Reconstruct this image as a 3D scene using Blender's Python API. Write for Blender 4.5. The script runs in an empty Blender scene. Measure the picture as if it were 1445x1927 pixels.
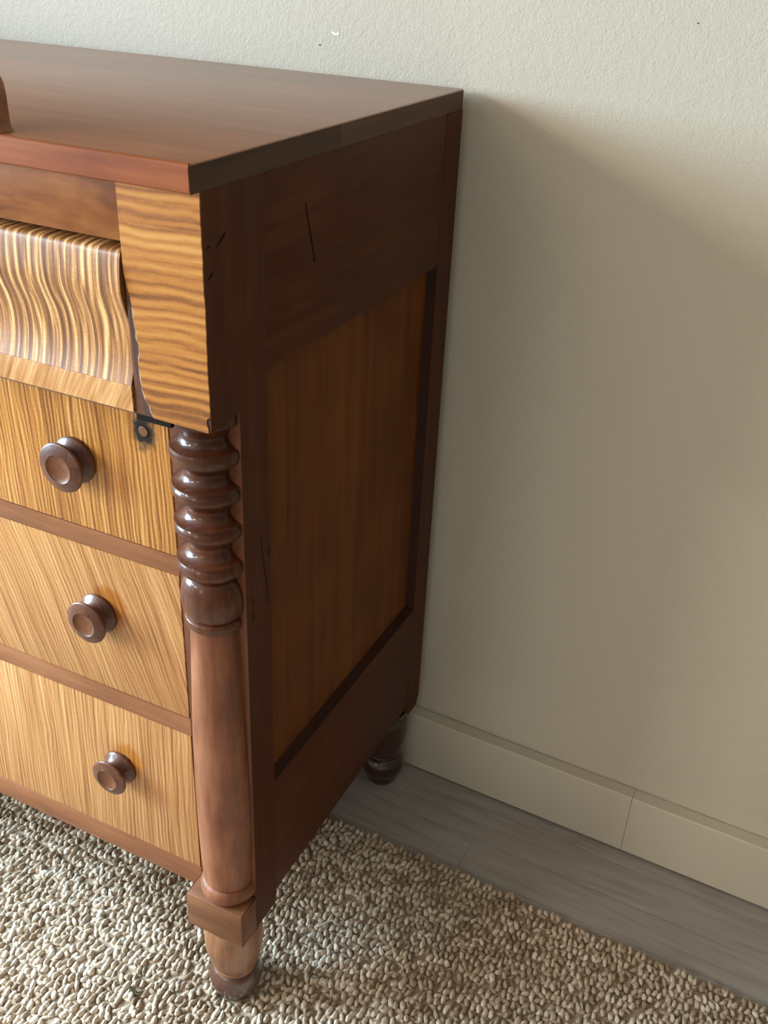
import bpy, bmesh, math, random
import numpy as np
from mathutils import Matrix, Vector

C = bpy.context.scene.collection
SC = bpy.context.scene
random.seed(7)
RNG = np.random.default_rng(11)

# ------------------------------------------------------------------ camera
CAM_LOC = (0.51137, -0.75973, 1.36726)
YAW, PITCH, ROLL, FPX = 0.4304, 0.52642, 0.04767, 1881.86
cam_data = bpy.data.cameras.new('camera')
cam = bpy.data.objects.new('camera', cam_data)
C.objects.link(cam)
cy, sy = math.cos(YAW), math.sin(YAW)
cp, sp = math.cos(PITCH), math.sin(PITCH)
fw = Vector((-sy * cp, cy * cp, -sp))
r0 = Vector((cy, sy, 0))
u0 = r0.cross(fw)
cr, sr = math.cos(ROLL), math.sin(ROLL)
rt = cr * r0 + sr * u0
up = -sr * r0 + cr * u0
m = Matrix((rt, up, -fw)).transposed().to_4x4()
m.translation = Vector(CAM_LOC)
cam.matrix_world = m
cam_data.sensor_fit = 'VERTICAL'
cam_data.sensor_height = 36.0
cam_data.lens = 36.0 * FPX / 1927.0
cam_data.clip_start = 0.02
SC.camera = cam

# ------------------------------------------------------------------ light
world = bpy.data.worlds.new('world')
SC.world = world
world.use_nodes = True
world.node_tree.nodes['Background'].inputs[0].default_value = (0.75, 0.85, 1.0, 1)
world.node_tree.nodes['Background'].inputs[1].default_value = 0.3

def window_light(name, loc, direction, w, h, power, col, spread=180):
    d = bpy.data.lights.new(name, 'AREA')
    d.shape = 'RECTANGLE'
    d.size, d.size_y = w, h
    d.energy = power
    d.color = col
    d.spread = math.radians(spread)
    o = bpy.data.objects.new(name, d)
    C.objects.link(o)
    o.location = loc
    o.rotation_euler = Vector(direction).to_track_quat('-Z', 'Z').to_euler()
    return o

# daylight standing in the openings of the left wall, plus an added fill lamp behind the camera
WL = -1.9
window_light('daylight_window_far', (WL - 0.06, -2.42, 1.93), (1, 0, 0), 0.30, 0.95, 68, (1.0, 0.94, 0.84))
window_light('fill_lamp_front', (-0.70, -3.46, 1.50), (0, 1, 0), 0.9, 1.2, 18, (1.0, 0.95, 0.92))  # made-up fill that lifts the shadows; no window is known there
window_light('daylight_window_near', (WL - 0.06, -0.75, 1.22), (1, -0.2, -0.45), 1.10, 1.90, 250, (0.55, 0.80, 1.0), 115)

SC.view_settings.view_transform = 'Standard'
SC.view_settings.look = 'None'
SC.view_settings.gamma = 1
SC.view_settings.use_curve_mapping = False
SC.view_settings.exposure = -0.2

# ------------------------------------------------------------------ node helpers
class NT:
    def __init__(s, name):
        s.m = bpy.data.materials.new(name)
        s.m.use_nodes = True
        s.t = s.m.node_tree
        s.b = s.t.nodes['Principled BSDF']
        s.co = s.n('ShaderNodeTexCoord').outputs['Object']
    def n(s, t, **kw):
        nd = s.t.nodes.new(t)
        for k, v in kw.items():
            setattr(nd, k, v)
        return nd
    def link(s, a, b):
        s.t.links.new(a, b)
    def put(s, sock, v):
        if hasattr(v, 'is_output'):
            s.link(v, sock)
        else:
            sock.default_value = v
    def mapping(s, v, rot=(0, 0, 0), scale=(1, 1, 1), loc=(0, 0, 0)):
        nd = s.n('ShaderNodeMapping')
        s.link(v, nd.inputs['Vector'])
        nd.inputs['Rotation'].default_value = rot
        nd.inputs['Scale'].default_value = scale
        nd.inputs['Location'].default_value = loc
        return nd.outputs[0]
    def noise(s, v, scale=1, detail=3, rough=0.5, dist=0.0):
        nd = s.n('ShaderNodeTexNoise')
        s.link(v, nd.inputs['Vector'])
        nd.inputs['Scale'].default_value = scale
        nd.inputs['Detail'].default_value = detail
        nd.inputs['Roughness'].default_value = rough
        nd.inputs['Distortion'].default_value = dist
        return nd.outputs['Fac']
    def math(s, op, a, b=0.0, c=0.0, clamp=False):
        nd = s.n('ShaderNodeMath', operation=op, use_clamp=clamp)
        s.put(nd.inputs[0], a)
        s.put(nd.inputs[1], b)
        s.put(nd.inputs[2], c)
        return nd.outputs[0]
    def ramp(s, f, stops, interp='LINEAR'):
        nd = s.n('ShaderNodeValToRGB')
        s.link(f, nd.inputs[0])
        cr_ = nd.color_ramp
        cr_.interpolation = interp
        while len(cr_.elements) < len(stops):
            cr_.elements.new(0.5)
        for e, (p, c) in zip(cr_.elements, stops):
            e.position = p
            e.color = (*c, 1) if len(c) == 3 else c
        return nd.outputs[0]
    def mix(s, f, a, b, mode='MIX'):
        nd = s.n('ShaderNodeMix', data_type='RGBA', blend_type=mode)
        s.put(nd.inputs[0], f)
        for sock, v in ((nd.inputs[6], a), (nd.inputs[7], b)):
            if isinstance(v, tuple) and len(v) == 3:
                v = (*v, 1)
            s.put(sock, v)
        return nd.outputs[2]
    def bump(s, h, strength=0.2, dist=0.001, prev=None):
        nd = s.n('ShaderNodeBump')
        s.link(h, nd.inputs['Height'])
        nd.inputs['Strength'].default_value = strength
        nd.inputs['Distance'].default_value = dist
        if prev is not None:
            s.link(prev, nd.inputs['Normal'])
        return nd.outputs[0]
    def ellipse(s, c, rad, soft=0.3):
        """1 inside the ellipsoid at c with radii rad, fading out over soft"""
        v = s.mapping(s.co, scale=tuple(1 / r for r in rad), loc=tuple(-a / r for a, r in zip(c, rad)))
        nd = s.n('ShaderNodeVectorMath', operation='LENGTH')
        s.link(v, nd.inputs[0])
        return nd.outputs['Value']
    def done(s, col, rough=0.4, normal=None, coat=0.0, coat_rough=0.15, spec=0.5):
        s.put(s.b.inputs['Base Color'], (*col, 1) if isinstance(col, tuple) else col)
        s.put(s.b.inputs['Roughness'], rough)
        s.b.inputs['Coat Weight'].default_value = coat
        s.b.inputs['Coat Roughness'].default_value = coat_rough
        s.b.inputs['Specular IOR Level'].default_value = spec
        if normal is not None:
            s.link(normal, s.b.inputs['Normal'])
        return s.m

def curly(name, axis, su, sv, angle=0.0, seed=0.0, stops=None, rough=0.38, coat=0.12, spec=0.35, fine=0.35, amp=1.0,
          stains=(), burn=None, warp=0.008, wave=None):
    """figured maple: stripes that vary along 'axis' ('x' or 'z'), tilted by angle in the XZ plane"""
    s = NT(name)
    v = s.mapping(s.co, rot=(0, angle, 0), loc=(seed, seed * 0.37, seed * 0.71))
    wob = s.noise(v, 9, 2)
    if axis == 'x':
        sc1, sc2, sc3 = (su, 3, sv), (su * 3.1, 5, sv * 1.2), (su * 0.25, 2, sv * 0.6)
        add = s.n('ShaderNodeCombineXYZ'); s.link(s.math('MULTIPLY', wob, warp), add.inputs[0])
    else:
        sc1, sc2, sc3 = (sv, 3, su), (sv * 1.2, 5, su * 3.1), (sv * 0.6, 2, su * 0.25)
        add = s.n('ShaderNodeCombineXYZ'); s.link(s.math('MULTIPLY', wob, warp), add.inputs[2])
    vv = s.n('ShaderNodeVectorMath', operation='ADD')
    s.link(v, vv.inputs[0]); s.link(add.outputs[0], vv.inputs[1])
    v = vv.outputs[0]
    n1 = s.noise(s.mapping(v, scale=sc1), 1, 2, 0.5)
    n2 = s.noise(s.mapping(v, scale=sc2), 1, 3, 0.6)
    n3 = s.noise(s.mapping(v, scale=sc3), 1, 2)
    n4 = s.noise(s.mapping(v, scale=(420, 420, 420)), 1, 2)
    f = s.math('ADD', s.math('MULTIPLY', s.math('SUBTRACT', n1, 0.5), 1.5 * amp),
               s.math('MULTIPLY', s.math('SUBTRACT', n2, 0.5), fine * 2.2 * amp))
    f = s.math('ADD', f, s.math('MULTIPLY', s.math('SUBTRACT', n3, 0.5), 0.7))
    f = s.math('ADD', f, s.math('MULTIPLY', s.math('SUBTRACT', n4, 0.5), 0.22))
    if wave:                                     # regular curl: period, weight, wander of the bands
        sep = s.n('ShaderNodeSeparateXYZ'); s.link(v, sep.inputs[0])
        u = sep.outputs[0 if axis == 'x' else 2]
        q = s.noise(s.mapping(s.co, scale=(14, 14, 24) if axis == 'z' else (24, 14, 7)), 1, 2)
        u = s.math('ADD', u, s.math('MULTIPLY', q, wave[2]))
        w_ = s.math('SINE', s.math('MULTIPLY', u, 2 * math.pi / wave[0]))
        w_ = s.math('MULTIPLY', s.math('MULTIPLY', w_, s.math('ADD', n3, 0.15)), wave[1])
        f = s.math('ADD', f, w_)
    f = s.math('ADD', f, 0.5, clamp=True)
    col = s.ramp(f, stops)
    for (c, rad, tint, k) in stains:
        d = s.ellipse(c, rad)
        w = s.math('SUBTRACT', 1.35, s.math('ADD', d, s.math('MULTIPLY', s.noise(s.co, 120, 2), 0.5)), clamp=True)
        w = s.math('MULTIPLY', s.math('MULTIPLY', w, 3.0, clamp=True), k)
        col = s.mix(w, col, s.mix(1.0, col, tint, 'MULTIPLY'))
    if burn:
        d = s.ellipse(*burn)
        w = s.math('SUBTRACT', 1.45, s.math('ADD', d, s.math('MULTIPLY', s.noise(s.co, 90, 3), 0.9)), clamp=True)
        col = s.mix(s.math('MULTIPLY', w, 2.0, clamp=True), col, (0.014, 0.011, 0.010))
    nrm = s.bump(f, 0.10, 0.0006)
    return s.done(col, rough, nrm, coat, 0.2, spec)

def plain_wood(name, grain, stops, rough=0.35, coat=0.3, seed=0.0, across=55, along=4, contrast=1.0, coat_rough=0.15, bump=0.06, spec=0.5):
    s = NT(name)
    k = {'x': 0, 'y': 1, 'z': 2}[grain]
    sc = [across] * 3; sc[k] = along
    sc2 = [across * 5] * 3; sc2[k] = along * 4
    v = s.mapping(s.co, loc=(seed, seed * 1.7, seed * 0.6))
    n1 = s.noise(s.mapping(v, scale=tuple(sc)), 1, 4, 0.55, 0.6)
    n2 = s.noise(s.mapping(v, scale=tuple(sc2)), 1, 3, 0.6)
    n3 = s.noise(v, 7, 3)
    f = s.math('ADD', s.math('MULTIPLY', s.math('SUBTRACT', n1, 0.5), 1.1 * contrast), s.math('MULTIPLY', s.math('SUBTRACT', n2, 0.5), 0.5 * contrast))
    f = s.math('ADD', f, s.math('MULTIPLY', s.math('SUBTRACT', n3, 0.5), 0.9 * contrast))
    f = s.math('ADD', f, 0.5, clamp=True)
    col = s.ramp(f, stops)
    r = s.math('ADD', s.math('MULTIPLY', n3, 0.12), rough - 0.06)
    return s.done(col, r, s.bump(n2, bump, 0.0005), coat, coat_rough, spec)

GOLD = [(0.10, (0.16, 0.050, 0.009)), (0.34, (0.34, 0.122, 0.023)), (0.50, (0.50, 0.200, 0.041)), (0.66, (0.60, 0.268, 0.064)), (0.92, (0.80, 0.44, 0.14))]
OGEE = [(0.10, (0.13, 0.042, 0.011)), (0.40, (0.26, 0.095, 0.025)), (0.55, (0.38, 0.155, 0.043)), (0.70, (0.60, 0.30, 0.10)), (0.92, (0.82, 0.50, 0.21))]
BAND = [(0.14, (0.17, 0.055, 0.012)), (0.32, (0.29, 0.100, 0.021)), (0.42, (0.37, 0.130, 0.023)), (0.62, (0.44, 0.170, 0.033)), (0.92, (0.53, 0.245, 0.060))]
PALE = [(0.10, (0.25, 0.092, 0.025)), (0.42, (0.45, 0.195, 0.060)), (0.62, (0.54, 0.258, 0.090)), (0.92, (0.68, 0.38, 0.16))]
CHERRY = [(0.1, (0.17, 0.056, 0.021)), (0.5, (0.28, 0.100, 0.038)), (0.9, (0.37, 0.15, 0.062))]
COLUMN = [(0.1, (0.036, 0.009, 0.0032)), (0.5, (0.075, 0.020, 0.0068)), (0.9, (0.135, 0.040, 0.014))]
TOPW = [(0.1, (0.23, 0.076, 0.031)), (0.5, (0.32, 0.112, 0.047)), (0.9, (0.40, 0.155, 0.070))]
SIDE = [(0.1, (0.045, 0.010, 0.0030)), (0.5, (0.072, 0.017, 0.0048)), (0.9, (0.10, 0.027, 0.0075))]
PANEL = [(0.1, (0.080, 0.020, 0.0025)), (0.5, (0.125, 0.034, 0.0042)), (0.9, (0.17, 0.052, 0.0070))]

M = {}
M['veneer'] = curly('curly_maple_veneer', 'z', 150, 2.4, 0.04, 3.1, BAND, fine=0.22, amp=0.75, wave=(0.0105, 0.34, 0.014), warp=0.010, spec=0.3, coat=0.1)
M['ogee'] = curly('curly_maple_ogee', 'x', 150, 6, 0.0, 8.3, OGEE, rough=0.42, coat=0.10, fine=0.55, amp=1.1, warp=0.004, spec=0.35, wave=(0.0085, 0.22, 0.03))
M['lip'] = curly('curly_maple_lip', 'x', 150, 14, -0.5, 5.2, PALE, fine=0.4)
M['drawer_a'] = curly('curly_maple_upper_drawer', 'x', 430, 4, 0.02, 1.4, GOLD, fine=0.45, amp=0.8, wave=(0.0058, 0.24, 0.02),
                      burn=((-0.1226, 0.0, 0.897), (0.0195, 0.02, 0.027)))
M['drawer_b'] = curly('curly_maple_middle_drawer', 'x', 390, 5, 0.30, 2.9, PALE, fine=0.6, amp=0.85, wave=(0.0060, 0.20, 0.02),
                      stains=[((-0.198, 0.0, 0.640), (0.028, 0.05, 0.033), (0.80, 0.56, 0.26), 0.9)])
M['drawer_c'] = curly('curly_maple_lower_drawer', 'x', 390, 5, -0.03, 6.6, PALE, fine=0.6, amp=0.85, wave=(0.0060, 0.20, 0.02),
                      stains=[((-0.197, 0.0, 0.388), (0.026, 0.05, 0.031), (0.92, 0.70, 0.38), 0.9)])
M['cherry'] = plain_wood('cherry_rail', 'x', CHERRY, seed=1.0, rough=0.42, coat=0.08, spec=0.4)
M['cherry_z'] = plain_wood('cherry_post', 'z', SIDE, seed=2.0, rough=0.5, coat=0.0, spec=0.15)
M['top'] = plain_wood('cherry_top', 'x', TOPW, seed=4.0, rough=0.40, coat=0.65, coat_rough=0.30, spec=0.4, across=30, along=3)
M['column'] = plain_wood('cherry_column', 'z', COLUMN, seed=5.0, rough=0.45, coat=0.40, coat_rough=0.09, spec=0.15, across=40)
M['shaft'] = plain_wood('worn_cherry_shaft', 'z', [(0.1, (0.095, 0.030, 0.014)), (0.5, (0.185, 0.060, 0.026)), (0.9, (0.29, 0.110, 0.052))], seed=6.5, rough=0.45, coat=0.0, across=26, spec=0.25, contrast=1.3)
M['nosing'] = plain_wood('reddish_nosing', 'x', [(0.1, (0.15, 0.036, 0.010)), (0.5, (0.235, 0.060, 0.016)), (0.9, (0.32, 0.095, 0.028))], seed=21.0, rough=0.6, coat=0.0, spec=0.10)
M['toprail'] = plain_wood('orange_brown_rail', 'x', [(0.1, (0.15, 0.042, 0.010)), (0.45, (0.27, 0.085, 0.019)), (0.9, (0.40, 0.155, 0.04))], seed=23.0, rough=0.42, coat=0.08, spec=0.35, across=26, along=9, contrast=1.3)
M['block'] = plain_wood('cherry_block', 'x', [(0.1, (0.09, 0.031, 0.012)), (0.5, (0.165, 0.060, 0.023)), (0.9, (0.25, 0.10, 0.042))], seed=7.3, rough=0.5, coat=0.0, spec=0.3)
M['post_front'] = plain_wood('lit_post_face', 'z', [(0.1, (0.09, 0.026, 0.009)), (0.9, (0.17, 0.056, 0.022))], seed=7.9, rough=0.45, coat=0.0, spec=0.35)  # lighter copy of the post wood, imitating reflected light on its front
M['foot'] = plain_wood('cherry_foot', 'z', [(0.1, (0.13, 0.045, 0.018)), (0.5, (0.24, 0.092, 0.036)), (0.9, (0.33, 0.14, 0.06))], seed=8.8, rough=0.40, coat=0.25)
M['foot_tip'] = plain_wood('dark_foot_tip', 'z', [(0.1, (0.04, 0.014, 0.009)), (0.9, (0.11, 0.038, 0.022))], seed=9.8, rough=0.30, coat=0.5)
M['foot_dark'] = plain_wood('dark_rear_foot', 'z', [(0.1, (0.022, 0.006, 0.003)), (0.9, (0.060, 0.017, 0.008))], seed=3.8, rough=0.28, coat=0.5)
M['knob'] = plain_wood('dark_knob_wood', 'y', [(0.1, (0.045, 0.014, 0.007)), (0.5, (0.095, 0.031, 0.014)), (0.9, (0.16, 0.058, 0.027))], seed=2.2, rough=0.38, spec=0.25, coat=0.22, across=70, along=20)
M['knob_dish'] = plain_wood('knob_dish_wood', 'x', [(0.1, (0.085, 0.026, 0.009)), (0.9, (0.20, 0.070, 0.026))], seed=2.7, rough=0.45, spec=0.2, coat=0.08, across=140, along=30)
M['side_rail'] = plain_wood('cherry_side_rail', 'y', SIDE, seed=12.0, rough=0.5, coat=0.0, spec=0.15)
M['panel'] = plain_wood('golden_side_panel', 'z', PANEL, seed=13.0, rough=0.5, coat=0.0, spec=0.12, across=42, along=2.0, contrast=1.2)
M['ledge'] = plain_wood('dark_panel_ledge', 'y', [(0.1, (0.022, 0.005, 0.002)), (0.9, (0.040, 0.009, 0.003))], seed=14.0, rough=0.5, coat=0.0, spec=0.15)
M['edge_front'] = plain_wood('dark_top_edge', 'y', [(0.1, (0.045, 0.018, 0.008)), (0.9, (0.085, 0.036, 0.016))], seed=15.7, rough=0.5, coat=0.0, spec=0.25)
M['edge_rear'] = plain_wood('brown_top_edge', 'y', [(0.1, (0.06, 0.026, 0.012)), (0.9, (0.12, 0.055, 0.026))], seed=15.0, rough=0.5, coat=0.0, spec=0.25)
M['core'] = plain_wood('bare_core_wood', 'z', [(0.1, (0.05, 0.026, 0.018)), (0.9, (0.11, 0.062, 0.045))], seed=16.0, rough=0.85, coat=0.0, spec=0.05)
M['torn'] = plain_wood('pale_torn_veneer', 'z', [(0.1, (0.50, 0.36, 0.26)), (0.9, (0.80, 0.66, 0.54))], seed=17.0, rough=0.8, coat=0.0)
M['dark'] = NT('dark_gouge_and_shadow').done((0.010, 0.004, 0.003), 0.8, spec=0.1)  # gouges and plug rim, also the imitated shadow under the frieze
M['inside'] = plain_wood('unfinished_inside', 'x', [(0.1, (0.05, 0.028, 0.016)), (0.9, (0.09, 0.05, 0.03))], seed=18.0, rough=0.8, coat=0.0)

def paint(name, col, bump_scale=420, strength=0.28, rough=0.55):
    s = NT(name)
    n1 = s.noise(s.co, bump_scale, 3, 0.55)
    n2 = s.noise(s.co, bump_scale * 0.28, 2, 0.5)
    n3 = s.noise(s.co, 1.6, 2)
    c = s.mix(n3, tuple(x * 0.97 for x in col), tuple(min(1, x * 1.03) for x in col))
    h = s.math('ADD', n1, s.math('MULTIPLY', n2, 0.8))
    return s.done(c, rough, s.bump(h, strength, 0.0012), 0, spec=0.35)
M['wall'] = paint('stone_wall_paint', (0.605, 0.530, 0.425), 360, 0.6)
M['base'] = paint('stone_trim_paint', (0.615, 0.545, 0.440), 60, 0.06, 0.42)
M['far_wall'] = paint('bounce_dimming_wall', (0.16, 0.13, 0.10))  # unseen right wall, made dark to weaken bounce onto the dresser side
M['ceiling'] = paint('white_ceiling_paint', (0.75, 0.73, 0.69))
M['white'] = NT('white_plaster').done((0.9, 0.9, 0.88), 0.8)
M['hole'] = NT('nail_hole').done((0.03, 0.025, 0.02), 0.9)
M['frame'] = NT('white_window_paint').done((0.75, 0.75, 0.73), 0.4)

def floor_mat():
    s = NT('grey_laminate')
    nd = s.n('ShaderNodeObjectInfo')
    off = s.n('ShaderNodeVectorMath', operation='SCALE')
    off.inputs[0].default_value = (7.0, 3.0, 0.0)
    s.link(nd.outputs['Random'], off.inputs[3])
    add = s.n('ShaderNodeVectorMath', operation='ADD')
    s.link(s.co, add.inputs[0]); s.link(off.outputs[0], add.inputs[1])
    v = add.outputs[0]
    n1 = s.noise(s.mapping(v, scale=(5, 60, 1)), 1, 4, 0.6, 0.8)
    n2 = s.noise(s.mapping(v, scale=(14, 320, 1)), 1, 3, 0.6)
    n3 = s.noise(v, 5, 2)
    f = s.math('ADD', s.math('MULTIPLY', n1, 0.65), s.math('MULTIPLY', n2, 0.25))
    f = s.math('ADD', f, s.math('MULTIPLY', n3, 0.15))
    c = s.ramp(f, [(0.28, (0.23, 0.193, 0.167)), (0.52, (0.345, 0.302, 0.268)), (0.78, (0.44, 0.395, 0.355))])
    return s.done(c, 0.45, s.bump(n2, 0.05, 0.0004), 0)
M['floor'] = floor_mat()

def jute():
    s = NT('jute_loops')
    at = s.n('ShaderNodeAttribute', attribute_name='tone').outputs['Fac']
    n = s.noise(s.mapping(s.co, scale=(1100, 330, 800)), 1, 3, 0.6)
    n2 = s.noise(s.co, 9, 2)
    f = s.math('ADD', s.math('MULTIPLY', at, 0.75), s.math('MULTIPLY', s.math('SUBTRACT', n, 0.5), 0.9))
    f = s.math('ADD', f, s.math('MULTIPLY', s.math('SUBTRACT', n2, 0.5), 0.35), clamp=True)
    c = s.ramp(f, [(0.0, (0.30, 0.20, 0.125)), (0.4, (0.66, 0.515, 0.38)), (0.85, (0.88, 0.78, 0.66))])
    return s.done(c, 0.75, s.bump(n, 0.7, 0.0014), 0, spec=0.25)
M['jute'] = jute()
def jute_base():
    s = NT('jute_backing')
    n = s.noise(s.mapping(s.co, scale=(300, 300, 300)), 1, 3, 0.6)
    c = s.ramp(n, [(0.3, (0.22, 0.15, 0.095)), (0.7, (0.42, 0.31, 0.215))])
    return s.done(c, 0.9, s.bump(n, 0.4, 0.001), 0, spec=0.1)
M['jute_base'] = jute_base()

# ------------------------------------------------------------------ mesh helpers
def finish(name, bm, mat, parent=None, smooth=None):
    me = bpy.data.meshes.new(name)
    bmesh.ops.recalc_face_normals(bm, faces=bm.faces)
    bm.to_mesh(me)
    bm.free()
    me.materials.append(mat)
    if smooth is not None:
        for p in me.polygons:
            p.use_smooth = True
        try:
            me.set_sharp_from_angle(angle=smooth)
        except Exception:
            pass
    o = bpy.data.objects.new(name, me)
    C.objects.link(o)
    if parent is not None:
        o.parent = parent
        if parent.type == 'EMPTY':
            o.matrix_parent_inverse = Matrix.Translation(-Vector(parent.location))
    return o

def bm_box(x0, x1, y0, y1, z0, z1, bev=0.0, keep=None, seg=2):
    bm = bmesh.new()
    vs = [bm.verts.new((x, y, z)) for x in (x0, x1) for y in (y0, y1) for z in (z0, z1)]
    for f in ((0, 1, 3, 2), (4, 6, 7, 5), (0, 4, 5, 1), (2, 3, 7, 6), (0, 2, 6, 4), (1, 5, 7, 3)):
        bm.faces.new([vs[i] for i in f])
    if bev > 0:
        es = [e for e in bm.edges if keep is None or keep(e)]
        bmesh.ops.bevel(bm, geom=es, offset=bev, segments=seg, affect='EDGES', profile=0.5)
    return bm

def box(name, x0, x1, y0, y1, z0, z1, mat, parent=None, bev=0.001, keep=None):
    return finish(name, bm_box(x0, x1, y0, y1, z0, z1, bev, keep), mat, parent, smooth=0.6 if bev else None)

def prism(name, pts, axis, a0, a1, mat, parent=None, bev=0.0, smooth=None):
    """outline pts in the two other axes (cyclic order), extruded along axis from a0 to a1"""
    bm = bmesh.new()
    def P(a, p, q):
        return {'x': (a, p, q), 'y': (p, a, q), 'z': (p, q, a)}[axis]
    A = [bm.verts.new(P(a0, *p)) for p in pts]
    B = [bm.verts.new(P(a1, *p)) for p in pts]
    n = len(pts)
    bm.faces.new(A)
    bm.faces.new(B[::-1])
    for i in range(n):
        bm.faces.new((A[i], A[(i + 1) % n], B[(i + 1) % n], B[i]))
    if bev:
        bmesh.ops.bevel(bm, geom=list(bm.edges), offset=bev, segments=1, affect='EDGES')
    return finish(name, bm, mat, parent, smooth)

def lathe_bm(prof, cx, cy, seg=64, axis='z', a0=0.0, a1=2 * math.pi):
    bm = bmesh.new()
    rings = []
    for r, z in prof:
        ring = []
        for k in range(seg):
            a = 2 * math.pi * k / seg
            if axis == 'z':
                ring.append(bm.verts.new((cx + r * math.cos(a), cy + r * math.sin(a), z)))
            else:
                ring.append(bm.verts.new((r * math.cos(a), -z, r * math.sin(a))))
        rings.append(ring)
    for A, B in zip(rings, rings[1:]):
        for k in range(seg):
            bm.faces.new((A[k], A[(k + 1) % seg], B[(k + 1) % seg], B[k]))
    bm.faces.new(rings[0])
    bm.faces.new(rings[-1])
    return bm

def spline(pts, n=6):
    """Catmull-Rom through (r, z) points; a point with a third value True is a sharp corner"""
    out = []
    P = [Vector(p[:2]) for p in pts]
    S = [len(p) > 2 for p in pts]
    for i in range(len(P) - 1):
        p1, p2 = P[i], P[i + 1]
        p0 = P[i - 1] if i > 0 and not S[i] else p1 + (p1 - p2)
        p3 = P[i + 2] if i + 2 < len(P) and not S[i + 1] else p2 + (p2 - p1)
        for k in range(n):
            t = k / n
            q = 0.5 * ((2 * p1) + (p2 - p0) * t + (2 * p0 - 5 * p1 + 4 * p2 - p3) * t * t + (3 * p1 - p0 - 3 * p2 + p3) * t ** 3)
            out.append((max(q.x, 0.0005), q.y))
    out.append(tuple(P[-1]))
    return out

def thing(name, label, cat, loc, group=None):
    o = bpy.data.objects.new(name, None)
    C.objects.link(o)
    o.location = loc
    o.empty_display_size = 0.1
    o['label'] = label
    o['category'] = cat
    if group:
        o['group'] = group
    return o

# ------------------------------------------------------------------ the room (turned 1.7 degrees to the dresser)
TH = -0.0295
YW, YB = 0.5685, 0.5425
XR, YF, ZC = 4.6, -3.4, 2.65
def room(o, kind=True):
    o.rotation_euler = (0, 0, TH)
    if kind:
        o['kind'] = 'structure'
    return o

wall_back = room(box('wall_back', WL - 0.12, XR + 0.12, YW, YW + 0.1, -0.05, ZC, M['wall'], None, 0))
def opening_wall(name, axis, fixed0, fixed1, lo, hi, holes, mat):
    """a wall slab with rectangular openings, built as one mesh from strips; holes (a0, a1, z0, z1)"""
    bm = bmesh.new()
    def add(a0, a1, z0, z1):
        t = bm_box(fixed0, fixed1, a0, a1, z0, z1) if axis == 'y' else bm_box(a0, a1, fixed0, fixed1, z0, z1)
        me = bpy.data.meshes.new('tmp'); t.to_mesh(me); t.free(); bm.from_mesh(me); bpy.data.meshes.remove(me)
    cur = lo
    for a0, a1, z0, z1 in sorted(holes):
        add(cur, a0, -0.05, ZC)
        add(a0, a1, -0.05, z0)
        add(a0, a1, z1, ZC)
        cur = a1
    add(cur, hi, -0.05, ZC)
    return finish(name, bm, mat)
HL = [(-2.60, -2.24, 1.45, 2.41), (-1.30, -0.20, 0.27, 2.17)]
HF = [(-1.15, -0.25, 0.90, 2.10)]  # made-up opening for the added fill lamp
room(opening_wall('wall_left', 'y', WL - 0.12, WL, YF - 0.1, YW, HL, M['wall']))
room(opening_wall('wall_front', 'x', YF - 0.1, YF, WL, XR, HF, M['wall']))
room(box('wall_right', XR, XR + 0.12, YF - 0.1, YW, -0.05, ZC, M['far_wall'], None, 0))
room(box('ceiling', WL - 0.12, XR + 0.12, YF - 0.1, YW + 0.1, ZC, ZC + 0.1, M['ceiling'], None, 0))
for i, (a0, a1, z0, z1) in enumerate(HL + HF):  # last frame belongs to the made-up front opening
    bm = bmesh.new()
    t_ = 0.035
    left = i < 2
    bars = [(a0, a0 + t_, z0, z1), (a1 - t_, a1, z0, z1), (a0, a1, z0, z0 + t_), (a0, a1, z1 - t_, z1)]
    for (p0, p1, q0, q1) in bars:
        b = bm_box(WL - 0.05, WL - 0.01, p0, p1, q0, q1) if left else bm_box(p0, p1, YF - 0.05, YF - 0.01, q0, q1)
        me = bpy.data.meshes.new('tmp'); b.to_mesh(me); b.free(); bm.from_mesh(me); bpy.data.meshes.remove(me)
    room(finish('window_%d' % (i + 1), bm, M['frame']))

# baseboard of two boards butted at a visible joint
HB = 0.1262
bb = room(box('baseboard_back', WL, XR, YB + 0.012, YW, 0.0, HB - 0.006, M['base'], None, 0))
JX = 0.3856
for x0, x1 in ((WL, JX - 0.0003), (JX + 0.0003, XR)):
    o = finish('board', bm_box(x0, x1, YB, YW, 0.0038, HB, 0.0018, lambda e: all(v.co.z > 0.1 for v in e.verts) and abs(e.verts[0].co.x - e.verts[1].co.x) > 1, 1), M['base'], bb)
for nm, mt, (px, pz), (w, h) in (('paint_fleck', 'white', (0.105, 0.060), (0.0022, 0.0018)), ('nail_hole', 'hole', (0.0, 0.0), (0, 0))):
    if w:
        bm = bm_box(px - w / 2, px + w / 2, YB - 0.0004, YB + 0.001, pz - h / 2, pz + h / 2, 0.0003)
        finish(nm, bm, M[mt], bb)
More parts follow.
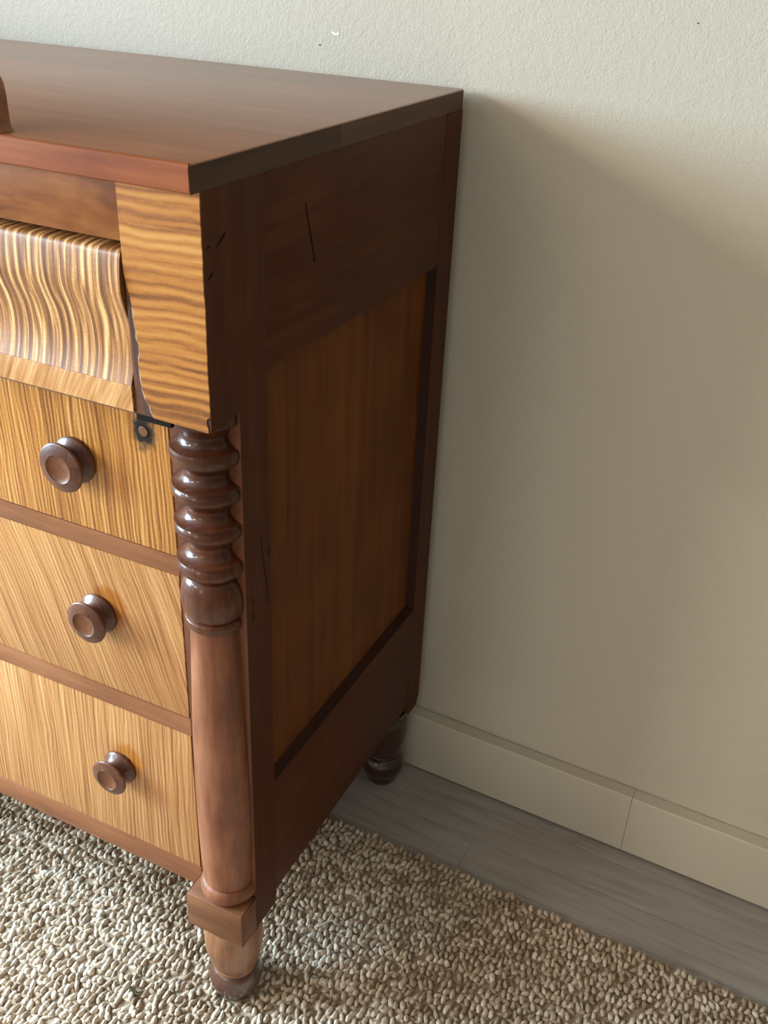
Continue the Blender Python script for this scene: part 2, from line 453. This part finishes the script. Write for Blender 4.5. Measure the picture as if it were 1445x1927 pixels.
# chipped paint and pin holes on the wall
def fleck(name, mat, pts):
    o = prism(name, pts, 'y', YW - 0.0006, YW + 0.001, M[mat], wall_back)
    return o
fleck('paint_chip', 'white', [(-0.2335, 1.2437), (-0.2290, 1.2445), (-0.2250, 1.2425), (-0.2215, 1.2440), (-0.2205, 1.2462), (-0.2190, 1.2420), (-0.2215, 1.2398), (-0.2262, 1.2402), (-0.2310, 1.2418)])
fleck('paint_chip', 'white', [(-0.2225, 1.2500), (-0.2208, 1.2503), (-0.2212, 1.2488)])
fleck('pin_hole', 'hole', [(-0.2520, 1.2262), (-0.2500, 1.2268), (-0.2490, 1.2258), (-0.2500, 1.2250), (-0.2514, 1.2252)])
fleck('pin_hole', 'hole', [(0.2590, 1.2895), (0.2606, 1.2898), (0.2608, 1.2884), (0.2594, 1.2882)])

# floor: sub-base and laminate strips
floor = room(box('floor', WL - 0.12, XR + 0.12, YF - 0.1, YW + 0.1, -0.06, -0.0012, M['floor'], None, 0))
edges = [YW, 0.5125, 0.4405, 0.3685, 0.2965, 0.2245]
cuts = [[-1.05, 0.3125, 1.72], [-0.62, 0.71, 1.95], [-1.22, 0.1525, 1.43], [-0.5, 0.9, 2.1], [-1.0, 0.4, 1.6]]
for i, cs in enumerate(cuts):
    xs = [WL] + cs + [XR]
    for x0, x1 in zip(xs, xs[1:]):
        o = finish('plank', bm_box(x0 + 0.0003, x1 - 0.0003, edges[i + 1] + 0.0003, edges[i] - 0.0003, -0.0012, 0.0,
                                   0.0004, lambda e: all(v.co.z > -0.0006 for v in e.verts), 1), M['floor'], floor)

# ------------------------------------------------------------------ rug
W_CASE = 1.12
RX0, RX1, RY0, RY1 = -1.45, 1.75, -2.1, 0.357
rug = thing('jute_rug', 'natural cream and tan looped jute rug on the grey floor under the dresser', 'rug', (0, -0.8, 0))
rug.rotation_euler = (0, 0, TH)
def rug_part(o):
    o.parent = rug
    o.matrix_parent_inverse = Matrix.Translation((0, 0.8, 0))
    return o
rug_part(finish('backing', bm_box(RX0, RX1, RY0, RY1 - 0.003, 0.0, 0.0058, 0.002), M['jute_base'], None))

def lobe_template(nu, nv, seed):
    """a lumpy half-buried yarn lobe about 1 unit long in y"""
    rg = np.random.default_rng(seed)
    V, F = [], []
    for i in range(nu + 1):
        t = i / nu
        ang = math.pi * t
        yy = -0.5 * math.cos(ang)
        rad = max(math.sin(ang), 0.0) ** 0.62 * 0.5
        lift = 0.12 * math.sin(ang)
        for j in range(nv):
            a = 2 * math.pi * j / nv
            tw = 0.05 * math.sin(3 * a + 5 * t + seed)
            V.append((math.cos(a) * (rad + tw * math.sin(ang)), yy, math.sin(a) * (rad + tw * math.sin(ang)) + lift))
    for i in range(nu):
        for j in range(nv):
            a, b = i * nv + j, i * nv + (j + 1) % nv
            F.append((a, b, b + nv, a + nv))
    V = np.array(V)
    V += 0.05 * np.sin(V[:, [1, 2, 0]] * 7 + seed) + rg.normal(0, 0.045, (len(V), 3))
    return V, np.array(F)

def build_pile():
    T = [lobe_template(8, 9, k) for k in range(5)]
    pos, weft = [], []
    px, py = 0.0200, 0.0136
    rows = int((RY1 + 0.80) / py)
    cols = int((1.15 + 1.15) / px)
    for r in range(rows):
        y = RY1 - 0.010 - r * py
        for c in range(cols):
            x = -1.15 + c * px + (0.5 * px if r % 2 else 0) + RNG.normal(0, 0.0022)
            yy = y + 0.0014 * math.sin(x * 11 + r * 0.4) + RNG.normal(0, 0.0021)
            tone = RNG.uniform(0.25, 0.75) + 0.12 * math.sin(x * 13 + y * 7)
            if RNG.random() < 0.08:
                tone *= 0.3
            for s_ in (-1, 1):
                pos.append((x + s_ * 0.0044 + RNG.normal(0, 0.0008), yy + RNG.normal(0, 0.0012) + s_ * 0.001, tone + RNG.normal(0, 0.10)))
            # flat weft strand seen between the rows
            weft.append((x + RNG.normal(0, 0.003), yy - py * 0.52 + RNG.normal(0, 0.0012), tone * 0.45 + RNG.normal(0, 0.06)))
    feet_ = []                                   # loops flattened under the two front feet
    for fx, fy in ((-0.044, 0.006), (-W_CASE + 0.044, 0.006)):
        c_, s_ = math.cos(-TH), math.sin(-TH)
        feet_.append((fx * c_ - (fy + 0.8) * s_, fx * s_ + (fy + 0.8) * c_ - 0.8))
    pos = [p for p in pos if all(math.hypot(p[0] - fx, p[1] - fy) > 0.030 for fx, fy in feet_)]
    weft = [p for p in weft if all(math.hypot(p[0] - fx, p[1] - fy) > 0.027 for fx, fy in feet_)]
    n0 = len(pos)
    pos = pos + weft
    n = len(pos)
    side_ = np.where(np.arange(n) % 2 == 0, -1.0, 1.0)
    flat = np.arange(n) >= n0
    Vs, Fs, Ts = [], [], []
    off = 0
    pos = np.array(pos)
    kind = RNG.integers(0, 5, n)
    w = RNG.uniform(0.0062, 0.0090, n)
    L = RNG.uniform(0.0125, 0.0172, n)
    h = RNG.uniform(0.0080, 0.0125, n)
    yaw = RNG.normal(0.10, 0.28, n) + side_ * 0.16
    w = np.where(flat, w * 1.0, w)
    L = np.where(flat, L * 0.95, L)
    h = np.where(flat, h * 0.72, h)
    yaw = np.where(flat, math.pi / 2 + RNG.normal(0, 0.25, n), yaw)
    zb = np.where(flat, 0.0050, 0.0066) + RNG.normal(0, 0.0006, n)
    tilt = np.where(flat, RNG.normal(0, 0.12, n), RNG.normal(-0.30, 0.20, n))
    for k in range(5):
        idx = np.where(kind == k)[0]
        V, F = T[k]
        v = V[None, :, :] * np.stack([w[idx], L[idx], h[idx]], 1)[:, None, :]
        ct, st = np.cos(tilt[idx])[:, None], np.sin(tilt[idx])[:, None]
        y1 = v[:, :, 1] * ct - v[:, :, 2] * st
        z1 = v[:, :, 1] * st + v[:, :, 2] * ct
        c_, s_ = np.cos(yaw[idx])[:, None], np.sin(yaw[idx])[:, None]
        x2 = v[:, :, 0] * c_ - y1 * s_
        y2 = v[:, :, 0] * s_ + y1 * c_
        P = np.stack([x2 + pos[idx, 0][:, None], y2 + pos[idx, 1][:, None], z1 + zb[idx][:, None]], 2)
        m_ = len(idx)
        Vs.append(P.reshape(-1, 3))
        Fs.append((F[None] + (np.arange(m_) * len(V))[:, None, None] + off).reshape(-1, 4))
        Ts.append(np.repeat(pos[idx, 2], len(V)))
        off += m_ * len(V)
    V = np.concatenate(Vs); F = np.concatenate(Fs); Tn = np.concatenate(Ts)
    V[:, 2] = np.maximum(V[:, 2], 0.0008)
    me = bpy.data.meshes.new('loop_pile')
    me.vertices.add(len(V)); me.vertices.foreach_set('co', V.astype(np.float32).ravel())
    me.loops.add(F.size); me.loops.foreach_set('vertex_index', F.astype(np.int32).ravel())
    me.polygons.add(len(F)); me.polygons.foreach_set('loop_start', (np.arange(len(F)) * 4).astype(np.int32))
    me.update(calc_edges=True)
    me.polygons.foreach_set('use_smooth', np.ones(len(F), bool))
    a = me.attributes.new('tone', 'FLOAT', 'POINT')
    a.data.foreach_set('value', np.clip(Tn, 0, 1).astype(np.float32))
    me.materials.append(M['jute'])
    o = bpy.data.objects.new('loop_pile', me)
    C.objects.link(o)
    o['kind'] = 'stuff'
    rug_part(o)
build_pile()

# ------------------------------------------------------------------ the chest of drawers
W = 1.12
H, TT = 1.1947, 0.0246
ZT = H - TT                     # underside of the top
ZB = 0.9453                     # underside of the projecting frieze
YFZ, YD = -0.0503, 0.5415       # frieze front, back of the case
PX = 0.088                      # post width
YS, YB2 = 0.0516, 0.4893        # side stile edges
ZU, ZL, ZS = 0.9737, 0.4029, 0.1915
Z1, Z2 = 0.2294, 0.1679
YBL = -0.0371
root = thing('chest_of_drawers', 'antique cherry and tiger maple chest of drawers with ringed half columns, against the wall', 'dresser', (-W / 2, 0.25, 0.0))

# top: two boards, joint seen on the right edge
YJ = 0.201
f1 = lambda e: not all(abs(v.co.y - YJ) < 1e-5 for v in e.verts)
o = box('top_board', -W, 0.0, -0.0616, YJ, ZT, H, M['top'], root, 0.0022, f1)
o2 = finish('top_board', bm_box(-W, 0.0, YJ, 0.540, ZT, H, 0.0022, f1), M['top'], root, 0.6)
bm = bmesh.new(); bm.from_mesh(o2.data)
cor = [e for e in bm.edges if all(v.co.y > 0.536 for v in e.verts) and abs(e.verts[0].co.z - e.verts[1].co.z) > 0.01]
bm.free()
# darker brown bands on the right end of the boards
o2['label'] = 'rear board of the top'
box('edge_band', -0.0006, 0.0004, -0.0618, YJ - 0.0003, ZT + 0.0002, H - 0.0016, M['edge_front'], root, 0)
e2 = box('edge_band', -0.0006, 0.0004, YJ + 0.0003, 0.5375, ZT + 0.0002, H - 0.0016, M['edge_rear'], root, 0)
e2['label'] = 'paler brown end of the rear top board'
# front nosing of the top, redder, with a thin raised bead
prism('top_nosing', [(-0.0610, ZT + 0.0006), (-0.0622, ZT + 0.0016), (-0.0626, H - 0.0035), (-0.0620, H - 0.0006), (-0.0606, H + 0.0006), (-0.0590, H + 0.0006), (-0.0584, H - 0.0002), (-0.0584, ZT + 0.001)],
      'x', -W + 0.0005, -0.0005, M['nosing'], root, smooth=0.5)

def post_pts():
    return [(YS, ZT), (YFZ + 0.0016, ZT), (YFZ + 0.0016, ZB), (-0.030, ZB), (-0.006, ZB + 0.003), (0.0, ZB + 0.012),
            (0.0, Z1), (YBL + 0.002, Z1), (YBL, Z1 - 0.002), (YBL, Z2 + 0.002), (YBL + 0.002, Z2), (0.042, Z2), (YS, Z2 + 0.015)]
for side in (0, 1):
    x0, x1 = (-PX, 0.0) if side == 0 else (-W, -W + PX)
    bm = bmesh.new()
    pts = post_pts()
    A = [bm.verts.new((x0, *p)) for p in pts]; B = [bm.verts.new((x1, *p)) for p in pts]
    bm.faces.new(A); bm.faces.new(B[::-1])
    for i in range(len(pts)):
        j = (i + 1) % len(pts)
        bm.faces.new((A[i], A[j], B[j], B[i]))
    cpost = finish('corner_post', bm, M['cherry_z'], root)
    cpost.data.materials.append(M['post_front'])  # front faces take the lightened colour in place of reflected light
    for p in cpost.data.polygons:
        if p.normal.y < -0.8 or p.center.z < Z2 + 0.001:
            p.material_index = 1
    pb = box('plinth_block', x0 - 0.0003, x1 + 0.0004, YBL - 0.0006, -0.0004, Z2 - 0.0004, Z1 + 0.0003, M['block'], root, 0.0022)
    pb['label'] = 'small orange brown block under the half column'
    # back stile, upper and lower rails, sunk panel with a chamfered ledge
    xo = 0.0 if side == 0 else -W
    s = -1 if side == 0 else 1
    def bx(nm, d0, d1, y0, y1, z0, z1, mat, bev=0.0008, lab=None):
        q = box(nm, min(xo + s * d0, xo + s * d1), max(xo + s * d0, xo + s * d1), y0, y1, z0, z1, M[mat], root, bev)
        if lab:
            q['label'] = lab
        return q
    prism('back_stile', [(YB2 + 0.0004, ZT), (YD, ZT), (YD, Z2 + 0.012), (YD - 0.010, Z2 - 0.005), (YB2 + 0.012, Z2 - 0.005), (YB2 + 0.0004, Z2 + 0.010)], 'x',
          min(xo, xo + s * PX), max(xo, xo + s * PX), M['cherry_z'], root, bev=0.0012)
    bx('upper_side_rail', 0.0004, 0.022, YS + 0.0003, YB2, ZU, ZT, 'side_rail')
    bx('lower_side_rail', 0.0004, 0.022, YS + 0.0003, YB2, ZS, ZL - 0.004, 'side_rail')
    bx('side_panel', 0.012, 0.020, YS - 0.004, YB2 + 0.004, ZL - 0.01, ZU + 0.01, 'panel', 0, 'golden brown sunk side panel')
    xa, xb = xo + s * 0.0005, xo + s * 0.0122
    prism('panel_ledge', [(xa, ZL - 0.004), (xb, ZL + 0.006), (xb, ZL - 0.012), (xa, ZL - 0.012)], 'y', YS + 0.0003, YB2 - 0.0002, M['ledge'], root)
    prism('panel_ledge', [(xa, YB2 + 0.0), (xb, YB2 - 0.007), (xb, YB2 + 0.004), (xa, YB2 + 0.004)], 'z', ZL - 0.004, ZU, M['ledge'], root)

# curly maple veneer on the frieze corner, torn along its inner edge
RAG = [(-0.0879, 1.0885), (-0.0862, 1.0795), (-0.0840, 1.0705), (-0.0828, 1.0648), (-0.0814, 1.0556), (-0.0806, 1.0480), (-0.0812, 1.0420),
       (-0.0792, 1.0330), (-0.0795, 1.0262), (-0.0776, 1.0200), (-0.0770, 1.0120), (-0.0786, 1.0060), (-0.0796, 0.9980), (-0.0790, 0.9900),
       (-0.0785, 0.9838), (-0.0778, 0.9760), (-0.0776, 0.9728), (-0.0752, 0.9660), (-0.0738, 0.9615), (-0.0706, 0.9580), (-0.0694, 0.9530), (-0.0668, 0.9458)]
RIGHT = [(-0.0022, 0.9450), (-0.0024, 0.9500), (-0.0040, 0.9560), (-0.0032, 0.9600), (0.0006, 0.9625)]
ed = [(0.0006, 0.9625)]
z = 0.975
while z < 1.16:
    ed.append((0.0005 + random.uniform(-0.0006, 0.0004), z)); z += random.uniform(0.006, 0.014)
out = RAG + RIGHT[:-1] + ed + [(0.0006, ZT - 0.0002), (-PX + 0.0002, ZT - 0.0002)]
v = prism('veneer', out, 'y', YFZ, YFZ + 0.0015, M['veneer'], root)
v['label'] = 'striped tiger maple veneer with torn left edge'
# pale torn rim following the break
rim = RAG[4:] 
prism('torn_edge', [(x - 0.0007 - 0.0004 * math.sin(i * 2.1), z_ - 0.0003) for i, (x, z_) in enumerate(rim)] + [(x + 0.0002, z_) for x, z_ in reversed(rim)],
      'y', YFZ + 0.0004, YFZ + 0.0015, M['torn'], root)['label'] = 'pale splintered edge of the torn veneer'
prism('bare_core', [(-PX + 0.0003, 1.065), (-0.066, 1.065), (-0.060, ZB + 0.0006), (-0.0795, ZB + 0.0006), (-0.0835, 0.975), (-0.0845, 1.0)], 'y', YFZ + 0.0009, YFZ + 0.0016, M['core'], root)['label'] = 'bare grey brown wood where veneer is lost'
prism('chipped_corner', [(-0.0022, 0.9455), (-0.0026, 0.9500), (-0.0040, 0.9560), (-0.0030, 0.9602), (0.0004, 0.9620), (0.0004, 0.9462)], 'y', YFZ + 0.0011, YFZ + 0.0017, M['core'], root)
prism('veneer', [(-W, ZB), (-W + PX, ZB), (-W + PX, ZT - 0.0002), (-W, ZT - 0.0002)], 'y', YFZ, YFZ + 0.0015, M['veneer'], root)

XI0, XI1 = -W + PX + 0.0006, -PX - 0.0006
box('top_rail', XI0, XI1, -0.0478, -0.020, 1.1148, ZT, M['toprail'], root, 0.0012)['label'] = 'plain reddish rail under the top'
# ogee drawer front
og = [(-0.0420, 1.1070), (-0.0475, 1.1058), (-0.0502, 1.1015), (-0.0522, 1.0900), (-0.0535, 1.0760), (-0.0530, 1.0640), (-0.0495, 1.0510), (-0.0450, 1.0380),
      (-0.0425, 1.0250), (-0.0418, 1.0120), (-0.0428, 1.0000), (-0.0455, 0.9880), (-0.0485, 0.9790), (-0.0502, 0.9745)]
og = [(-y_, z_) for y_, z_ in og]
sm = [(-a, b) for a, b in spline([(a, b) for a, b in og], 4)]
ogee = prism('ogee_drawer', sm + [(-0.010, 0.9745), (-0.010, 1.1070)], 'x', XI0 + 0.001, XI1 - 0.002, M['ogee'], root, smooth=0.7)
ogee['label'] = 'top drawer with wavy striped maple front'
lip = prism('drawer_lip', [(-0.0504, 0.9742), (-0.0508, 0.9730), (-0.0504, 0.9470), (-0.0490, 0.9455), (-0.010, 0.9455), (-0.010, 0.9742)], 'x', XI0 + 0.001, XI1 - 0.002, M['lip'], ogee, smooth=0.5)
lip['label'] = 'flat strip under the wavy front'
box('frieze_bottom', XI0, XI1, -0.040, 0.30, ZB - 0.006, ZB - 0.0008, M['inside'], root, 0)

def knob_bm(part):
    body = [(0.0230, 0.0), (0.0278, 0.0006, 1), (0.0286, 0.0024), (0.0280, 0.0044), (0.0250, 0.0072), (0.0210, 0.0110), (0.0192, 0.0145), (0.0194, 0.0170),
            (0.0222, 0.0198), (0.0270, 0.0218), (0.0297, 0.0234), (0.0303, 0.0248), (0.0296, 0.0262, 1), (0.0235, 0.0286), (0.0172, 0.0304, 1)]
    dish = [(0.0172, 0.0304), (0.0160, 0.0294), (0.0120, 0.0278), (0.0060, 0.0268), (0.0006, 0.0266)]
    return lathe_bm(spline(body if part == 'body' else dish, 4), 0, 0, 40, 'y')
KB = finish('knob', knob_bm('body'), M['knob'], None, 0.7)
KD = finish('dish', knob_bm('dish'), M['knob_dish'], None, 0.7)
C.objects.unlink(KB); C.objects.unlink(KD)
def put_knob(parent, x, z, rot, scale=1.0):
    k = KB.copy(); C.objects.link(k)
    k.parent = parent
    k.location = (x, 0.0, z); k.rotation_euler = (0, rot, 0); k.scale = (scale, 1.0, scale)
    return k
# the dish is joined with the turned knob as one piece of wood
me = KB.data
bmk = bmesh.new(); bmk.from_mesh(me)
nf = len(bmk.faces)
bmk.from_mesh(KD.data)
for i, f in enumerate(bmk.faces):
    f.material_index = 0 if i < nf else 1
caps = [f for f in bmk.faces if len(f.verts) > 8]
bmesh.ops.delete(bmk, geom=[f for f in caps if 0.0262 < -f.calc_center_median().y], context='FACES_ONLY')
bmk.to_mesh(me); bmk.free()
me.materials.append(M['knob_dish'])
for p in me.polygons:
    p.use_smooth = True
try:
    me.set_sharp_from_angle(angle=0.7)
except Exception:
    pass

R1T, R1B, R2T, R2B, R3T, R3B = 0.7483, 0.7232, 0.5092, 0.4813, 0.2388, 0.2018
KN = [(-0.2218, 0.8382, 0.3, 1.0), (-0.2151, 0.6283, 1.9, 0.95), (-0.2114, 0.3728, 4.0, 0.9)]
spans = [(R1T, ZB - 0.008, 'drawer_a', 'upper long drawer with striped maple front'), (R2T, R1B, 'drawer_b', 'middle long drawer with slanting maple figure'), (R3T, R2B, 'drawer_c', 'bottom long drawer with paler maple front')]
for (z0, z1, mt, lab), (kx, kz, kr, ks) in zip(spans, KN):
    d = box('drawer', XI0 + 0.0012, XI1 - 0.0016, 0.0, 0.020, z0 + 0.0009, z1 - 0.0012, M[mt], root, 0.0008)
    d['label'] = lab
    put_knob(d, kx, kz, kr, ks)
    put_knob(d, -W - kx, kz, kr + 1, ks)
    if mt == 'drawer_a':
        pl = finish('plug', lathe_bm([(0.0062, -0.001), (0.0062, 0.0006), (0.0056, 0.0011), (0.0005, 0.0011)], 0, 0, 24, 'y'), M['block'], d, 0.6)
        pl.location = (-0.1226, 0.0, 0.897)
        pl['label'] = 'round wooden plug in a burnt patch'
        rg_ = finish('plug_rim', lathe_bm([(0.0074, -0.001), (0.0074, 0.0003), (0.0063, 0.0003), (0.0063, -0.001)], 0, 0, 24, 'y'), M['dark'], d, 0.6)
        rg_.location = (-0.1226, 0.0, 0.897)
for z0, z1 in ((R1B, R1T), (R2B, R2T)):
    box('drawer_rail', XI0 - 0.0004, XI1 + 0.0004, -0.0006, 0.05, z0, z1, M['cherry'], root, 0.0006)
box('bottom_rail', XI0 - 0.0004, XI1 + 0.0004, -0.0008, 0.03, R3B, R3T, M['cherry'], root, 0.0008)
box('case_bottom', XI0, XI1, 0.03, YD - 0.012, R3B + 0.004, R3B + 0.018, M['inside'], root, 0)
box('case_back', -W + PX, -PX, YD - 0.012, YD - 0.002, R3B, ZT - 0.002, M['inside'], root, 0)
box('light_block_panel', XI0, XI1, 0.022, 0.030, R3T, ZT - 0.002, M['inside'], root, 0)  # unseen upright panel, added to stop light leaking through the drawer gaps

# ringed half columns
def unit(zt, zb):
    """one spool: neck, cove flaring to a sharp lip, then a round bead"""
    d = zt - zb
    return [(0.0300, zt - 0.0004, 1), (0.0268, zt - d * 0.10), (0.0257, zt - d * 0.20), (0.0266, zt - d * 0.31), (0.0298, zt - d * 0.41), (0.0344, zt - d * 0.475), (0.0388, zt - d * 0.505, 1), (0.0390, zt - d * 0.53, 1),
            (0.0362, zt - d * 0.565, 1), (0.0376, zt - d * 0.62), (0.0388, zt - d * 0.70), (0.0386, zt - d * 0.80), (0.0362, zt - d * 0.90), (0.0318, zt - d * 0.99, 1)]
col = [(0.0372, ZB - 0.0005, 1), (0.0378, 0.9400), (0.0374, 0.9345), (0.0350, 0.9318, 1), (0.0300, 0.9280), (0.0268, 0.9210), (0.0268, 0.9160), (0.0296, 0.9105), (0.0345, 0.9070), (0.0382, 0.9055, 1), (0.0392, 0.9010), (0.0388, 0.8950), (0.0362, 0.8890), (0.0318, 0.8855, 1)]
for zt, zb in ((0.8850, 0.8415), (0.8410, 0.7965), (0.7960, 0.7485)):
    col += unit(zt, zb)
col += [(0.0272, 0.7478, 1), (0.0325, 0.7420), (0.0364, 0.7310), (0.0380, 0.7185), (0.0370, 0.7060), (0.0336, 0.6965), (0.0312, 0.6935, 1), (0.0344, 0.6915), (0.0350, 0.6870), (0.0338, 0.6815), (0.0302, 0.6785, 1)]
shaft = [(0.0294, 0.6790), (0.0302, 0.6560), (0.0320, 0.6150), (0.0336, 0.5700), (0.0352, 0.5200), (0.0364, 0.4700), (0.0371, 0.4100), (0.0370, 0.3600), (0.0363, 0.3150), (0.0352, 0.2780),
         (0.0338, 0.2590), (0.0330, 0.2555, 1), (0.0362, 0.2535), (0.0386, 0.2490), (0.0394, 0.2430), (0.0386, 0.2370), (0.0372, 0.2335, 1), (0.0362, 0.2330, 1), (0.0352, Z1 + 0.0002, 1)]
def half(bm, y=0.0012):
    bmesh.ops.bisect_plane(bm, geom=list(bm.verts) + list(bm.edges) + list(bm.faces), plane_co=(0, y, 0), plane_no=(0, 1, 0), clear_outer=True)
    return bm
for xc in (-0.0415, -W + 0.0415):
    c1 = finish('column', half(lathe_bm(spline(col, 5), xc, 0.0, 72)), M['column'], root, 0.75)
    c1['label'] = 'dark glossy ringed top of the half column'
    c2 = finish('shaft', half(lathe_bm(spline(shaft, 5), xc, 0.0, 72)), M['shaft'], c1, 0.75)
    c2['label'] = 'worn reddish brown swelling shaft'

# feet
GAP = 0.0
def foot(xc, yc, zf, front):
    up_ = [(0.0385, Z2 + 0.0002, 1), (0.0388, Z2 - 0.004), (0.0372, 0.160), (0.0362, 0.155, 1), (0.0392, 0.149), (0.0414, 0.136), (0.0418, 0.120), (0.0404, 0.103), (0.0372, 0.086), (0.0336, 0.0745), (0.0314, 0.0685, 1), (0.0322, 0.0668), (0.0314, 0.0648, 1), (0.0298, 0.0600)]
    lo = [(0.0296, 0.0600), (0.0326, 0.0565), (0.0368, 0.0480), (0.0384, 0.0385), (0.0370, 0.0275), (0.0330, 0.0185), (0.0280, zf + 0.0015), (0.0256, zf)]
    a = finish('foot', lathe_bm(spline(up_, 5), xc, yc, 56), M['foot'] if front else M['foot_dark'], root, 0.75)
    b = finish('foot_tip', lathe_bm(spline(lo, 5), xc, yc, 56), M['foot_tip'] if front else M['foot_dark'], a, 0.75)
    b['label'] = 'darker bun tip'
for xc in (-0.044, -W + 0.044):
    foot(xc, 0.006, 0.0060, True)
    foot(xc, 0.497, 0.0003, False)

# old gouges and a crack in the right side
def gouge(y0, z0, y1, z1, w, parent=root):
    dy, dz = y1 - y0, z1 - z0
    L = math.hypot(dy, dz)
    ny, nz = -dz / L * w / 2, dy / L * w / 2
    mid = (y0 + dy * 0.6, z0 + dz * 0.6)
    pts = [(y0, z0), (mid[0] + ny, mid[1] + nz), (y1, z1), (mid[0] - ny, mid[1] - nz)]
    prism('gouge', pts, 'x', -0.001, 0.0004, M['dark'], parent)
gouge(-0.028, 1.1185, -0.011, 1.1300, 0.0026)
gouge(-0.044, 1.1205, -0.037, 1.1225, 0.0018)
gouge(-0.044, 1.0920, -0.034, 1.0985, 0.0026)
gouge(0.130, 1.128, 0.150, 1.064, 0.0010)
gouge(0.1465, 1.068, 0.152, 1.062, 0.0022)
gouge(0.0310, 0.790, 0.0465, 0.690, 0.0009)
gouge(0.0500, 0.766, 0.0480, 0.752, 0.0018)
gouge(0.0142, 0.714, 0.0136, 0.706, 0.0014)
gouge(0.0138, 0.698, 0.0140, 0.684, 0.0011)
box('shadow_strip', -PX - 0.0004, -0.047, -0.0494, -0.0440, ZB - 0.0058, ZB + 0.0002, M['dark'], root, 0)['label'] = 'dark strip imitating the shadow line under the corner block'  # dark box standing in for shade below the frieze edge

# ------------------------------------------------------------------ upright on the left of the top
piece = prism('wooden_upright', [(-0.33, H + 0.0004), (-0.2085, H + 0.0004), (-0.2105, H + 0.0010), (-0.2122, H + 0.0030), (-0.2130, H + 0.0075), (-0.2132, H + 0.030),
              (-0.2142, H + 0.0400), (-0.2180, H + 0.0480), (-0.2240, H + 0.0525), (-0.2330, H + 0.0545), (-0.33, H + 0.0545)], 'y', -0.0570, -0.0380, M['cherry'], None, smooth=0.6)
piece['label'] = 'low reddish wooden upright with rounded corner at left front edge of dresser top'
piece['category'] = 'wood piece'

# ------------------------------------------------------------------ crumbs on the rug
def tube(name, pts, rads, mat, seg=7):
    bm = bmesh.new()
    pts = [Vector(p) for p in pts]
    rings = []
    for i, p in enumerate(pts):
        d = (pts[min(i + 1, len(pts) - 1)] - pts[max(i - 1, 0)]).normalized()
        a = d.cross(Vector((0, 0, 1))).normalized()
        b = a.cross(d)
        rings.append([bm.verts.new(p + rads[i] * (math.cos(t) * a + math.sin(t) * b)) for t in [2 * math.pi * k / seg for k in range(seg)]])
    for A, B in zip(rings, rings[1:]):
        for k in range(seg):
            bm.faces.new((A[k], A[(k + 1) % seg], B[(k + 1) % seg], B[k]))
    bm.faces.new(rings[0]); bm.faces.new(rings[-1])
    return finish(name, bm, mat, None, 0.8)
M['twig'] = NT('olive_twig').done((0.055, 0.050, 0.022), 0.8, spec=0.2)
M['lint'] = NT('cream_yarn').done((0.66, 0.56, 0.45), 0.9, spec=0.1)
tw = tube('twig', [(-0.1775, -0.0745, 0.0150), (-0.1740, -0.0765, 0.0160), (-0.1690, -0.0790, 0.0158), (-0.1610, -0.0775, 0.0152), (-0.1540, -0.0735, 0.0148)],
          [0.0006, 0.0030, 0.0018, 0.0013, 0.0009], M['twig'])
tw['label'] = 'tiny dark olive plant scrap lying on the pale rug before the bottom drawer'
tw['category'] = 'twig'
ln = tube('loose_yarn', [(0.0145, 0.1390, 0.0150), (0.0190, 0.1440, 0.0158), (0.0235, 0.1500, 0.0165), (0.0280, 0.1570, 0.0165), (0.0320, 0.1625, 0.0162), (0.0370, 0.1610, 0.0158), (0.0425, 0.1590, 0.0150)], [0.0008, 0.0016, 0.0020, 0.0017, 0.0021, 0.0013, 0.0006], M['lint'])
ln['label'] = 'pale loose yarn wisp lying on the rug right of the front foot'
ln['category'] = 'yarn'
